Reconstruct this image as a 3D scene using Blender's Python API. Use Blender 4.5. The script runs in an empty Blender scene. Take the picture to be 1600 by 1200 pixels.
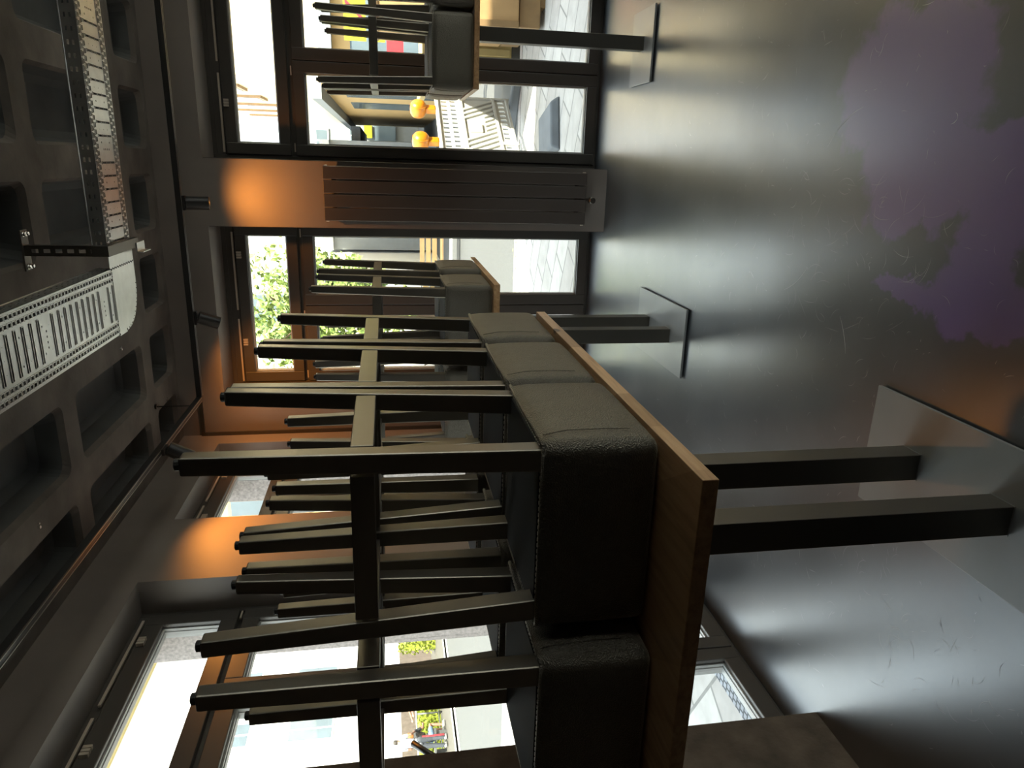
import bpy, bmesh, math, random
from mathutils import Vector, Matrix, noise
random.seed(7)
C = bpy.context.scene
COL = C.collection
PI = math.pi

# ---------------------------------------------------------------- camera
F_PX = 1115.3
def cam_axes(yaw, pitch, roll):
    cy, sy, cp, sp = math.cos(yaw), math.sin(yaw), math.cos(pitch), math.sin(pitch)
    fwd = Vector((-sy*cp, cy*cp, sp)); right = Vector((cy, sy, 0)); up = right.cross(fwd)
    cr, sr = math.cos(roll), math.sin(roll)
    return right*cr + up*sr, up*cr - right*sr, -fwd
r_, u_, b_ = cam_axes(math.radians(17.488), math.radians(-9.688), math.radians(-1.27))
cam_data = bpy.data.cameras.new('camera')
cam = bpy.data.objects.new('camera', cam_data)
COL.objects.link(cam)
X_, Y_, Z_ = -u_, r_, b_            # the phone was held a quarter turn: world up points left in the frame
cam.matrix_world = Matrix(((X_.x, Y_.x, Z_.x, 0), (X_.y, Y_.y, Z_.y, 0), (X_.z, Y_.z, Z_.z, 1.6), (0, 0, 0, 1)))
cam_data.sensor_fit = 'HORIZONTAL'; cam_data.sensor_width = 36.0
cam_data.lens = F_PX/1600*36.0
cam_data.clip_start = 0.02; cam_data.clip_end = 300
C.camera = cam

# ---------------------------------------------------------------- world, sun, exposure
W = bpy.data.worlds.new('sky'); C.world = W; W.use_nodes = True
wn = W.node_tree; wn.nodes.clear()
wo = wn.nodes.new('ShaderNodeOutputWorld'); wb = wn.nodes.new('ShaderNodeBackground')
wr = wn.nodes.new('ShaderNodeValToRGB'); wt = wn.nodes.new('ShaderNodeTexCoord'); ws = wn.nodes.new('ShaderNodeSeparateXYZ')
wn.links.new(wt.outputs['Generated'], ws.inputs[0]); wn.links.new(ws.outputs['Z'], wr.inputs[0])
wr.color_ramp.elements[0].position = 0.0; wr.color_ramp.elements[0].color = (1.0, .97, .9, 1)
wr.color_ramp.elements[1].position = 0.6; wr.color_ramp.elements[1].color = (.78, .88, 1.0, 1)
wn.links.new(wr.outputs[0], wb.inputs[0]); wb.inputs[1].default_value = 2.6
wn.links.new(wb.outputs[0], wo.inputs[0])
sun_d = bpy.data.lights.new('sun', 'SUN'); sun_d.energy = 11.0; sun_d.angle = math.radians(.6); sun_d.color = (1, .93, .78)
sun = bpy.data.objects.new('sun', sun_d); COL.objects.link(sun)
sun.rotation_euler = Vector((-.55, .62, -.95)).normalized().to_track_quat('-Z', 'Y').to_euler()
sun.location = (4, -6, 12)
C.view_settings.view_transform = 'Standard'; C.view_settings.look = 'None'
C.view_settings.gamma = 1; C.view_settings.use_curve_mapping = False
C.view_settings.exposure = 1.15
def portal(loc, size, direction):
    d = bpy.data.lights.new('window_portal', 'AREA'); d.shape = 'RECTANGLE'; d.size, d.size_y = size
    d.cycles.is_portal = True
    o = bpy.data.objects.new('window_portal', d); COL.objects.link(o); o.location = loc
    o.rotation_euler = Vector(direction).to_track_quat('-Z', 'Z').to_euler()
def spot(loc, target, energy, size, blend, color):
    d = bpy.data.lights.new('spot_beam', 'SPOT'); d.energy = energy; d.spot_size = math.radians(size); d.spot_blend = blend
    d.color = color; d.shadow_soft_size = .03
    o = bpy.data.objects.new('spot_beam', d); COL.objects.link(o); o.location = loc
    o.rotation_euler = (Vector(target)-Vector(loc)).to_track_quat('-Z', 'Y').to_euler()

# ---------------------------------------------------------------- materials
def new_mat(name):
    m = bpy.data.materials.new(name); m.use_nodes = True
    nt = m.node_tree; b = nt.nodes['Principled BSDF']
    return m, nt, b
def N(nt, t, **kw):
    n = nt.nodes.new(t)
    for k, v in kw.items():
        if k in n.inputs: n.inputs[k].default_value = v
        else: setattr(n, k, v)
    return n
def coords(nt, scale=(1, 1, 1), rot=(0, 0, 0)):
    tc = nt.nodes.new('ShaderNodeTexCoord'); mp = nt.nodes.new('ShaderNodeMapping')
    mp.inputs['Scale'].default_value = scale; mp.inputs['Rotation'].default_value = rot
    nt.links.new(tc.outputs['Object'], mp.inputs[0]); return mp.outputs[0]
def noise_bump(nt, b, scale, strength, dist=.01, vec=None, detail=4):
    n = N(nt, 'ShaderNodeTexNoise', Scale=scale, Detail=detail)
    nt.links.new(vec if vec else coords(nt), n.inputs['Vector'])
    bp = N(nt, 'ShaderNodeBump', Strength=strength, Distance=dist)
    nt.links.new(n.outputs['Fac'], bp.inputs['Height']); nt.links.new(bp.outputs[0], b.inputs['Normal'])
    return n
def mix(nt, fac, a, b):
    m = nt.nodes.new('ShaderNodeMix'); m.data_type = 'RGBA'
    for s, v in ((0, fac), (6, a), (7, b)):
        if isinstance(v, (int, float, tuple)): m.inputs[s].default_value = v if not isinstance(v, tuple) else (*v, 1)
        else: nt.links.new(v, m.inputs[s])
    return m.outputs[2]
def ramp(nt, src, stops):
    r = nt.nodes.new('ShaderNodeValToRGB'); el = r.color_ramp.elements
    while len(el) > 1: el.remove(el[-1])
    el[0].position, el[0].color = stops[0][0], (*stops[0][1], 1)
    for p, c in stops[1:]:
        e = el.new(p); e.color = (*c, 1)
    nt.links.new(src, r.inputs[0]); return r.outputs[0]
def g(v): return (v, v, v)
def simple(name, col, rough=.5, metal=0, var=.12, nscale=6, bump=0, bscale=60, spec=.5, bdist=.002):
    m, nt, b = new_mat(name)
    n = N(nt, 'ShaderNodeTexNoise', Scale=nscale, Detail=5); nt.links.new(coords(nt), n.inputs['Vector'])
    lo = tuple(c*(1-var) for c in col); hi = tuple(min(1, c*(1+var)) for c in col)
    nt.links.new(ramp(nt, n.outputs['Fac'], [(.3, lo), (.7, hi)]), b.inputs['Base Color'])
    b.inputs['Roughness'].default_value = rough; b.inputs['Metallic'].default_value = metal
    b.inputs['Specular IOR Level'].default_value = spec
    if bump: noise_bump(nt, b, bscale, bump, bdist)
    return m

def floor_material():
    m, nt, b = new_mat('sealed_screed')
    L = nt.links.new
    v = coords(nt)
    n1 = N(nt, 'ShaderNodeTexNoise', Scale=2.0, Detail=8, Roughness=.65); L(v, n1.inputs['Vector'])
    base = ramp(nt, n1.outputs['Fac'], [(.2, (.014, .016, .018)), (.8, (.058, .062, .066))])
    # ragged purple patches mixed into the floor colour
    nd = N(nt, 'ShaderNodeTexNoise', Scale=3.2, Detail=5, Roughness=.62); L(v, nd.inputs['Vector'])
    sub = N(nt, 'ShaderNodeVectorMath', operation='SUBTRACT'); sub.inputs[1].default_value = (.5, .5, .5); L(nd.outputs['Color'], sub.inputs[0])
    sc = N(nt, 'ShaderNodeVectorMath', operation='SCALE'); sc.inputs['Scale'].default_value = .5; L(sub.outputs[0], sc.inputs[0])
    ad = N(nt, 'ShaderNodeVectorMath', operation='ADD'); L(v, ad.inputs[0]); L(sc.outputs[0], ad.inputs[1])
    masks = []
    for cx, cy, rx, ry in ((.27, 2.12, .19, .36), (.02, 1.98, .17, .33), (-.12, 1.72, .22, .15), (-.32, 1.68, .10, .22), (.0, 1.68, .14, .16), (-.36, 1.95, .05, .14)):
        mp = N(nt, 'ShaderNodeMapping'); mp.inputs['Location'].default_value = (-cx/rx, -cy/ry, 0); mp.inputs['Scale'].default_value = (1/rx, 1/ry, 0)
        L(ad.outputs[0], mp.inputs[0])
        ln = N(nt, 'ShaderNodeVectorMath', operation='LENGTH'); L(mp.outputs[0], ln.inputs[0])
        mr = N(nt, 'ShaderNodeMapRange'); mr.inputs['From Min'].default_value = 1.12; mr.inputs['From Max'].default_value = .92; L(ln.outputs['Value'], mr.inputs[0])
        masks.append(mr.outputs[0])
    cur = masks[0]
    for k in masks[1:]:
        mx = N(nt, 'ShaderNodeMath', operation='MAXIMUM'); L(cur, mx.inputs[0]); L(k, mx.inputs[1]); cur = mx.outputs[0]
    sc2 = N(nt, 'ShaderNodeMath', operation='MULTIPLY'); sc2.inputs[1].default_value = .8; L(cur, sc2.inputs[0])
    base = mix(nt, sc2.outputs[0], base, (.125, .068, .20))
    L(base, b.inputs['Base Color'])
    rn = N(nt, 'ShaderNodeTexNoise', Scale=2.6, Detail=6); L(v, rn.inputs['Vector'])
    L(ramp(nt, rn.outputs['Fac'], [(.2, g(.282)), (.8, g(.35))]), b.inputs['Roughness'])
    b.inputs['Specular IOR Level'].default_value = .8; b.inputs['IOR'].default_value = 1.78
    return m

def wood_material():
    m, nt, b = new_mat('oiled_oak'); L = nt.links.new
    v = coords(nt)
    sp = N(nt, 'ShaderNodeSeparateXYZ'); L(v, sp.inputs[0])
    # diagonal bands, each of a random tone
    ds = N(nt, 'ShaderNodeMath', operation='MULTIPLY_ADD'); ds.inputs[1].default_value = .62; L(sp.outputs['Y'], ds.inputs[0]); L(sp.outputs['X'], ds.inputs[2])
    ml = N(nt, 'ShaderNodeMath', operation='MULTIPLY'); ml.inputs[1].default_value = 7.5; L(ds.outputs[0], ml.inputs[0])
    fl = N(nt, 'ShaderNodeMath', operation='FLOOR'); L(ml.outputs[0], fl.inputs[0])
    wn_ = N(nt, 'ShaderNodeTexWhiteNoise', noise_dimensions='1D'); L(fl.outputs[0], wn_.inputs['W'])
    gr = N(nt, 'ShaderNodeTexNoise', Scale=1.0, Detail=6, Roughness=.6); L(coords(nt, (60, 5, 90), (0, 0, .1)), gr.inputs['Vector'])
    grc = ramp(nt, gr.outputs['Fac'], [(.25, (.34, .19, .09)), (.5, (.58, .35, .18)), (.75, (.70, .46, .26))])
    tone = ramp(nt, wn_.outputs['Value'], [(0, (.62, .58, .52)), (1, (1.0, 1.0, 1.0))])
    mm = nt.nodes.new('ShaderNodeMix'); mm.data_type = 'RGBA'; mm.blend_type = 'MULTIPLY'; mm.inputs[0].default_value = 1
    L(grc, mm.inputs[6]); L(tone, mm.inputs[7])
    kn = N(nt, 'ShaderNodeTexVoronoi', Scale=5.5); L(coords(nt, (1, .6, 1)), kn.inputs['Vector'])
    kf = ramp(nt, kn.outputs['Distance'], [(.05, g(1)), (.09, g(0))])
    L(mix(nt, kf, mm.outputs[2], (.06, .025, .012)), b.inputs['Base Color'])
    b.inputs['Roughness'].default_value = .38
    bp = N(nt, 'ShaderNodeBump', Strength=.25, Distance=.001); L(gr.outputs['Fac'], bp.inputs['Height']); L(bp.outputs[0], b.inputs['Normal'])
    return m

def leather_material():
    m, nt, b = new_mat('grained_leather'); L = nt.links.new
    v = coords(nt)
    b.inputs['Base Color'].default_value = (.040, .034, .026, 1)
    b.inputs['Roughness'].default_value = .45; b.inputs['IOR'].default_value = 1.85; b.inputs['Specular Tint'].default_value = (1, .92, .76, 1)
    b.inputs['Sheen Weight'].default_value = .5; b.inputs['Sheen Roughness'].default_value = .4; b.inputs['Sheen Tint'].default_value = (1, .88, .66, 1)
    vo = N(nt, 'ShaderNodeTexVoronoi', Scale=330); L(v, vo.inputs['Vector'])
    bp = N(nt, 'ShaderNodeBump', Strength=.8, Distance=.002); L(vo.outputs['Distance'], bp.inputs['Height'])
    n2 = N(nt, 'ShaderNodeTexNoise', Scale=7, Detail=3); L(v, n2.inputs['Vector'])
    bp2 = N(nt, 'ShaderNodeBump', Strength=.35, Distance=.02); L(n2.outputs['Fac'], bp2.inputs['Height']); L(bp.outputs[0], bp2.inputs['Normal'])
    L(bp2.outputs[0], b.inputs['Normal'])
    return m

def glass_material():
    m = bpy.data.materials.new('window_glass'); m.use_nodes = True; nt = m.node_tree; nt.nodes.clear(); L = nt.links.new
    o = nt.nodes.new('ShaderNodeOutputMaterial'); mx = nt.nodes.new('ShaderNodeMixShader')
    t = nt.nodes.new('ShaderNodeBsdfTransparent'); t.inputs[0].default_value = (.93, .96, .94, 1)
    gl = nt.nodes.new('ShaderNodeBsdfGlossy'); gl.inputs['Roughness'].default_value = .01
    lw = nt.nodes.new('ShaderNodeLayerWeight'); lw.inputs[0].default_value = .5
    pw = N(nt, 'ShaderNodeMath', operation='POWER'); pw.inputs[1].default_value = 4; L(lw.outputs['Facing'], pw.inputs[0])
    ma = N(nt, 'ShaderNodeMath', operation='MULTIPLY_ADD'); ma.inputs[1].default_value = .5; ma.inputs[2].default_value = .02; L(pw.outputs[0], ma.inputs[0])
    L(ma.outputs[0], mx.inputs[0]); L(t.outputs[0], mx.inputs[1]); L(gl.outputs[0], mx.inputs[2]); L(mx.outputs[0], o.inputs[0])
    return m

def paving_material(name, col, sx, sy, rot=0, mortar=.012, dark=.45):
    m, nt, b = new_mat(name); L = nt.links.new
    br = N(nt, 'ShaderNodeTexBrick', Scale=1.0); br.inputs['Brick Width'].default_value = sx; br.inputs['Row Height'].default_value = sy
    br.inputs['Mortar Size'].default_value = mortar; br.inputs['Mortar Smooth'].default_value = .3
    br.inputs['Color1'].default_value = (*col, 1); br.inputs['Color2'].default_value = (col[0]*.8, col[1]*.78, col[2]*.78, 1)
    br.inputs['Mortar'].default_value = (col[0]*dark, col[1]*dark, col[2]*dark, 1)
    L(coords(nt, (1, 1, 1), (0, 0, rot)), br.inputs['Vector'])
    n = N(nt, 'ShaderNodeTexNoise', Scale=9, Detail=6); L(coords(nt), n.inputs['Vector'])
    mm = nt.nodes.new('ShaderNodeMix'); mm.data_type = 'RGBA'; mm.blend_type = 'MULTIPLY'; mm.inputs[0].default_value = 1
    L(br.outputs[0], mm.inputs[6]); L(ramp(nt, n.outputs['Fac'], [(.3, g(.8)), (.7, g(1))]), mm.inputs[7])
    L(mm.outputs[2], b.inputs['Base Color']); b.inputs['Roughness'].default_value = .8
    return m

def leaf_material():
    m, nt, b = new_mat('foliage'); L = nt.links.new
    n = N(nt, 'ShaderNodeTexNoise', Scale=14, Detail=2); L(coords(nt), n.inputs['Vector'])
    L(ramp(nt, n.outputs['Fac'], [(.35, (.06, .10, .015)), (.5, (.13, .19, .035)), (.65, (.30, .36, .09))]), b.inputs['Base Color'])
    b.inputs['Roughness'].default_value = .6
    return m

M = dict(
    floor=floor_material(), wood=wood_material(), leather=leather_material(), glass=glass_material(), leaf=leaf_material(),
    wall=simple('warm_grey_wall_paint', (.175, .150, .132), .62, var=.08, nscale=3, bump=.15, bscale=40),
    soffit=simple('grey_reveal_paint', (.16, .15, .145), .6, var=.06, nscale=3),
    pier=simple('rough_brown_plaster', (.105, .082, .062), .9, var=.35, nscale=9, bump=.9, bscale=70, bdist=.004),
    concrete=simple('painted_concrete', (.11, .094, .080), .8, var=.35, nscale=4, bump=.5, bscale=25, bdist=.004),
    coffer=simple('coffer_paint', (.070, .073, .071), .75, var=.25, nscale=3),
    frame=simple('anthracite_window_lacquer', (.060, .054, .048), .38, var=.06, bump=.04, bscale=90),
    gasket=simple('aluminium_bead', (.30, .30, .29), .4, var=.05),
    radiator=simple('anthracite_radiator_lacquer', (.060, .050, .044), .42, var=.05),
    stool=simple('black_stained_beech', (.034, .031, .027), .34, var=.25, nscale=12, bump=.06, bscale=120, spec=.75),
    cloth=simple('black_underside_cloth', (.008, .008, .009), .9, var=.1),
    thread=simple('pale_thread', (.55, .52, .45), .7, var=.1),
    rubber=simple('black_rubber', (.012, .012, .012), .6, var=.1),
    steel_black=simple('black_powder_coat', (.016, .015, .014), .42, var=.2, nscale=10, bump=.06, bscale=200),
    plate=simple('grey_powder_coated_steel', (.17, .17, .165), .36, metal=.0, var=.08, nscale=5, bump=.10, bscale=320, spec=.9, bdist=.0006),
    galv=simple('galvanised_steel', (.62, .63, .62), .36, metal=1, var=.07, nscale=18),
    zinc=simple('zinc_bolt', (.8, .8, .78), .25, metal=1, var=.05),
    track=simple('track_black', (.02, .02, .02), .35, var=.1),
    track_edge=simple('track_groove_metal', (.5, .48, .45), .3, metal=1, var=.05),
    brass=simple('brushed_bronze_fitting', (.55, .48, .40), .4, metal=.4, var=.05),
    pave=paving_material('grey_paving_slabs', (.40, .38, .35), .62, .34, math.radians(28)),
    asphalt=simple('grey_asphalt', (.066, .066, .065), .9, var=.12, nscale=40),
    white_line=simple('road_paint', (.55, .55, .5), .7, var=.05),
    granite=simple('speckled_granite', (.30, .26, .24), .55, var=.3, nscale=60),
    grate=paving_material('galvanised_grating', (.30, .32, .35), .035, .035, 0, .006, .2),
    ochre=simple('ochre_render', (.36, .24, .10), .8, var=.08),
    whitewall=simple('white_render', (.82, .81, .77), .85, var=.03),
    greywall=simple('grey_render', (.22, .23, .235), .85, var=.06),
    yellowwall=simple('yellow_render', (.45, .37, .17), .85, var=.05),
    brownwall=simple('brown_stone_wall', (.13, .10, .08), .85, var=.2, nscale=5),
    tan=simple('tan_plywood', (.33, .20, .085), .75, var=.15, nscale=5),
    tan_dark=simple('tan_edge', (.20, .12, .05), .8, var=.15),
    red=simple('red_reflective', (.40, .02, .03), .5, var=.03),
    white=simple('white_sheet', (.5, .5, .48), .5, var=.02),
    yellow=simple('yellow_sign_film', (.45, .42, .01), .5, var=.03),
    barrier=simple('white_barrier_plastic', (.40, .39, .35), .45, var=.04),
    barrier_in=simple('dull_barrier_web', (.27, .26, .23), .6, var=.05),
    orange=simple('orange_lamp_plastic', (.48, .155, .004), .35, var=.1),
    foot=simple('grey_rubber_foot', (.10, .107, .115), .8, var=.15),
    bark=simple('bark', (.14, .09, .055), .9, var=.3, nscale=10),
    window_dark=simple('far_window_glass', (.10, .13, .15), .15, var=.2, nscale=1),
    brownframe=simple('brown_far_frame', (.34, .22, .12), .6, var=.1),
    skin=simple('skin', (.30, .15, .10), .55, var=.06), shirt_white=simple('white_shirt', (.34, .36, .40), .8, var=.04),
    shirt_dark=simple('dark_patterned_shirt', (.025, .027, .03), .8, var=.8, nscale=25),
    jeans=simple('dark_jeans', (.040, .045, .055), .85, var=.3, nscale=30), jeans_light=simple('light_blue_shorts', (.13, .20, .30), .85, var=.08),
    hair_dark=simple('dark_hair', (.03, .022, .016), .6, var=.2), hair_blond=simple('ginger_hair', (.32, .11, .025), .6, var=.2),
    shoe=simple('white_shoe', (.45, .44, .42), .6, var=.03), metal_dark=simple('dark_steel_tube', (.09, .09, .09), .5, var=.1),
)

for k in ('stool', 'steel_black'):
    q = M[k].node_tree.nodes['Principled BSDF']; q.inputs['IOR'].default_value = 2.0; q.inputs['Specular Tint'].default_value = (1, .92, .78, 1)
M['stool'].node_tree.nodes['Principled BSDF'].inputs['Roughness'].default_value = .33

# ---------------------------------------------------------------- geometry helpers
def bx(bm, x0, x1, y0, y1, z0, z1, top=None):
    """box; top=(dx0,dx1,dy0,dy1) moves the upper corners"""
    t = top or (0, 0, 0, 0)
    v = [bm.verts.new(p) for p in ((x0, y0, z0), (x1, y0, z0), (x1, y1, z0), (x0, y1, z0),
         (x0+t[0], y0+t[2], z1), (x1+t[1], y0+t[2], z1), (x1+t[1], y1+t[3], z1), (x0+t[0], y1+t[3], z1))]
    for f in ((0, 3, 2, 1), (4, 5, 6, 7), (0, 1, 5, 4), (1, 2, 6, 5), (2, 3, 7, 6), (3, 0, 4, 7)):
        bm.faces.new([v[i] for i in f])
    return v
def tube(bm, pts, rads, seg=10, cap=True):
    rings = []
    pts = [Vector(p) for p in pts]
    for i, p in enumerate(pts):
        d = (pts[min(i+1, len(pts)-1)] - pts[max(i-1, 0)]).normalized()
        a = d.orthogonal().normalized() if abs(d.z) > .95 else d.cross(Vector((0, 0, 1))).normalized()
        c = d.cross(a).normalized(); r = rads[i] if isinstance(rads, (list, tuple)) else rads
        rings.append([bm.verts.new(p + a*math.cos(2*PI*k/seg)*r + c*math.sin(2*PI*k/seg)*r) for k in range(seg)])
    for A, B in zip(rings, rings[1:]):
        for k in range(seg): bm.faces.new((A[k], A[(k+1) % seg], B[(k+1) % seg], B[k]))
    if cap:
        bm.faces.new(rings[0][::-1]); bm.faces.new(rings[-1])
def lathe(bm, c, prof, axis=Vector((0, 0, 1)), seg=24):
    axis = axis.normalized(); a = axis.orthogonal().normalized(); d = axis.cross(a)
    rings = [[bm.verts.new(Vector(c)+axis*h+(a*math.cos(2*PI*k/seg)+d*math.sin(2*PI*k/seg))*max(r, 1e-4)) for k in range(seg)] for r, h in prof]
    for A, B in zip(rings, rings[1:]):
        for k in range(seg): bm.faces.new((A[k], A[(k+1) % seg], B[(k+1) % seg], B[k]))
    bm.faces.new(rings[0][::-1]); bm.faces.new(rings[-1])
def ball(bm, c, r, sub=2):
    res = bmesh.ops.create_icosphere(bm, subdivisions=sub, radius=1)
    rr = r if isinstance(r, (tuple, list)) else (r, r, r)
    for v in res['verts']: v.co = Vector((v.co.x*rr[0], v.co.y*rr[1], v.co.z*rr[2])) + Vector(c)
def ob(name, bm, mat, parent=None, bevel=0, smooth=False, segs=2, loc=None):
    bmesh.ops.recalc_face_normals(bm, faces=bm.faces)
    me = bpy.data.meshes.new(name); bm.to_mesh(me); bm.free()
    if mat: me.materials.append(mat)
    if smooth:
        for p in me.polygons: p.use_smooth = True
    o = bpy.data.objects.new(name, me); COL.objects.link(o)
    if parent is not None: o.parent = parent
    if loc is not None: o.location = loc
    if bevel:
        md = o.modifiers.new('bevel', 'BEVEL'); md.width = bevel; md.segments = segs; md.limit_method = 'ANGLE'
        md.angle_limit = math.radians(40)
    return o
def box(name, dims, mat, parent=None, bevel=0, top=None, segs=2):
    bm = bmesh.new(); bx(bm, *dims, top=top); return ob(name, bm, mat, parent, bevel, segs=segs)
def thing(name, label, cat, loc=(0, 0, 0), rotz=0, group=None):
    o = bpy.data.objects.new(name, None); COL.objects.link(o); o.empty_display_size = .1
    o.location = loc; o.rotation_euler = (0, 0, rotz); o['label'] = label; o['category'] = cat
    if group: o['group'] = group
    return o
def tag(o, label, cat, group=None, kind=None):
    o['label'] = label; o['category'] = cat
    if group: o['group'] = group
    if kind: o['kind'] = kind
    return o
def struct(o, label=None):
    o['kind'] = 'structure'
    if label: o['label'] = label
    return o
def dup(root, loc, label, rotz=None):
    r = root.copy(); COL.objects.link(r); r.location = loc; r['label'] = label
    if rotz is not None: r.rotation_euler = (0, 0, rotz)
    for ch in list(root.children):
        c = ch.copy(); COL.objects.link(c); c.parent = r
        for gch in ch.children:
            d = gch.copy(); COL.objects.link(d); d.parent = c
    return r

# ---------------------------------------------------------------- room shell
XL, YB = -2.0, 5.25            # inner faces of the left and the back piers
GX, GY = -2.18, 5.60           # inner faces of the window frames
ZC = 3.11                      # underside of the ceiling ribs
X1, Y0 = 4.2, -5.0
struct(box('floor', (-2.45, X1, Y0, 5.70, -.12, 0), M['floor']), 'dark glossy sealed floor with scratches and purple patches')

OPEN_B = [(-1.73, -.475), (-.03, 1.31), (1.42, 3.35)]
OPEN_R = [(.4, 2.3), (2.7, 4.6)]  # unseen openings, added to brighten stool and table sides facing right
OPEN_L = [(3.92, 5.07), (2.028, 3.277), (-4.1, -3.45)]
ZO = 2.80; ZOL = 2.83
bm = bmesh.new()
bx(bm, -2.45, X1, YB, 5.95, ZO, 3.5)
edges = [-2.0] + [v for a in OPEN_B for v in a] + [X1]
for a, b in ((-2.0, -1.73), (-.475, -.03), (1.31, 1.42), (3.35, X1)):
    bx(bm, a, b, YB, 5.95, 0, ZO)
bx(bm, -2.45, -2.0, 5.07, 5.95, 0, ZOL)
struct(ob('wall_back', bm, M['wall']), 'back wall of grey piers lit orange between the windows')
bm = bmesh.new()
bx(bm, -2.45, XL, Y0, YB, ZOL, 3.5)
bx(bm, -2.45, XL, 3.277, 3.92, 0, ZOL)
struct(ob('wall_left', bm, M['wall']), 'left wall with an orange-lit pier between two windows')
bm = bmesh.new()
bx(bm, -2.45, XL, -3.45, 2.028, 0, ZOL); bx(bm, -2.45, XL, Y0, -4.1, 0, ZOL)
struct(ob('trim_1', bm, M['pier']), 'rough brown plastered pier left of the near table')
struct(box('wall_front', (-2.45, X1+.3, Y0-.3, Y0, 0, 3.5), M['wall']))
bm = bmesh.new(); bx(bm, X1, X1+.3, Y0, 5.95, ZO, 3.5)
for a, b in ((Y0, .4), (2.3, 2.7), (4.6, 5.95)): bx(bm, X1, X1+.3, a, b, 0, ZO)
struct(ob('wall_right', bm, M['wall']))
bm = bmesh.new(); bx(bm, -.031, -.027, YB+.004, GY, 0, 2.795); bx(bm, -.478, -.474, YB+.004, GY, 0, 2.795)
struct(ob('trim_6', bm, M['frame']), 'dark window reveal lining beside the radiator pier')
# thin dark cover strip at the top and in the corner of the back wall
bm = bmesh.new(); bx(bm, -2.0, -1.55, 5.232, 5.25, 2.955, 2.98); bx(bm, -2.0, -1.975, 5.232, 5.25, 0, 2.955)
struct(ob('trim_2', bm, M['steel_black']), 'thin black corner strip')

# fine scratches in the floor finish, a part of the floor
fl_ = bpy.data.objects['floor']; rs = random.Random(11); bm = bmesh.new()
def scratch(x, y, ang, ln, w, curve=0.0):
    n = 5; P = []
    for k in range(n+1):
        t = k/n-.5; a = ang+curve*t
        P.append((x+math.cos(a)*ln*t, y+math.sin(a)*ln*t, -math.sin(a), math.cos(a), w*(1-abs(2*t))*.5+w*.12))
    V = [(bm.verts.new((p[0]+p[2]*p[4], p[1]+p[3]*p[4], .0004)), bm.verts.new((p[0]-p[2]*p[4], p[1]-p[3]*p[4], .0004))) for p in P]
    for (a, b), (c, d) in zip(V, V[1:]): bm.faces.new((a, b, d, c))
for k in range(900):
    x = rs.uniform(-1.9, 1.2); y = rs.uniform(.6, 3.6) if k % 3 else rs.uniform(.6, 5.2)
    scratch(x, y, rs.uniform(0, PI), rs.choice((.01, .015, .02, .03, .05)), rs.uniform(.0005, .0013), rs.uniform(-1, 1))
for k in range(70):
    scratch(rs.uniform(-.55, .0), rs.uniform(1.9, 2.7), rs.uniform(0, PI), rs.uniform(.04, .11), rs.uniform(.0005, .0011), rs.uniform(-1, 1))
scratch(-.55, 2.25, .5, .14, .0022, .2); scratch(.17, 2.45, 2.2, .22, .0016, .4); scratch(-.42, 2.6, -.9, .18, .002, .3)
for k in range(60): scratch(rs.gauss(-1.35, .12), rs.gauss(1.75, .25), rs.uniform(0, PI), rs.uniform(.02, .07), .0008, rs.uniform(-1, 1))
ob('scratches', bm, simple('scuffed_sealer', (.42, .42, .40), .5, var=.3), fl_)

# coffered ceiling
bm = bmesh.new()
px_, py_ = .5, 1.15; ox, oy = -1.56, 3.52; rw = .075
def cell(cx0, cx1, cy0, cy1):
    def rr(x0, x1, y0, y1, r, z):
        P = []
        for (cx, cy, a0) in ((x1-r, y1-r, 0), (x0+r, y1-r, PI/2), (x0+r, y0+r, PI), (x1-r, y0+r, 1.5*PI)):
            for k in range(5):
                a = a0+PI/2*k/4; P.append((cx+r*math.cos(a), cy+r*math.sin(a), z))
        return P
    i0, i1, j0, j1 = cx0+rw, cx1-rw, cy0+rw, cy1-rw
    rings = []
    lo = rr(i0, i1, j0, j1, .05, ZC)
    outer = []
    for q, p in enumerate(lo):
        k = q % 5; X, Y = (cx1 if p[0] > (cx0+cx1)/2 else cx0), (cy1 if p[1] > (cy0+cy1)/2 else cy0)
        if k in (1, 2, 3): outer.append((X, Y, ZC))
        elif (k == 0) == (q//5 in (0, 2)): outer.append((X, p[1], ZC))
        else: outer.append((p[0], Y, ZC))
    mid = rr(i0+.015, i1-.015, j0+.015, j1-.015, .06, ZC+.03)
    hi = rr(i0+.035, i1-.035, j0+.035, j1-.035, .06, ZC+.12)
    top = rr(i0+.07, i1-.07, j0+.07, j1-.07, .04, ZC+.15)
    rings = [[bm.verts.new(p) for p in R] for R in (outer, lo, mid, hi, top)]
    for n, (A, B) in enumerate(zip(rings, rings[1:])):
        for k in range(20):
            vs = [A[k], A[(k+1) % 20], B[(k+1) % 20], B[k]]
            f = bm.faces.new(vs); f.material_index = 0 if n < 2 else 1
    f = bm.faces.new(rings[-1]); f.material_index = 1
nx0 = math.floor((-2.0-ox)/px_); xs = [ox+px_*k for k in range(nx0, 18)]
ys = [oy+py_*k for k in range(-8, 3)]
for a, b in zip(xs, xs[1:]):
    for c_, d_ in zip(ys, ys[1:]):
        a2, b2, c2, d2 = max(a, -2.0), min(b, X1), max(c_, Y0), min(d_, YB)
        if b2-a2 > .3 and d2-c2 > .3: cell(a2, b2, c2, d2)
        elif b2 > a2 and d2 > c2: bm.faces.new([bm.verts.new(p) for p in ((a2, c2, ZC), (b2, c2, ZC), (b2, d2, ZC), (a2, d2, ZC))])
bmesh.ops.remove_doubles(bm, verts=bm.verts, dist=1e-5)
bx(bm, -2.45, X1+.3, Y0-.3, 5.95, 3.40, 3.6)
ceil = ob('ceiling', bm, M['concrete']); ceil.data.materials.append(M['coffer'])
struct(ceil, 'dark coffered concrete ceiling')

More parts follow.
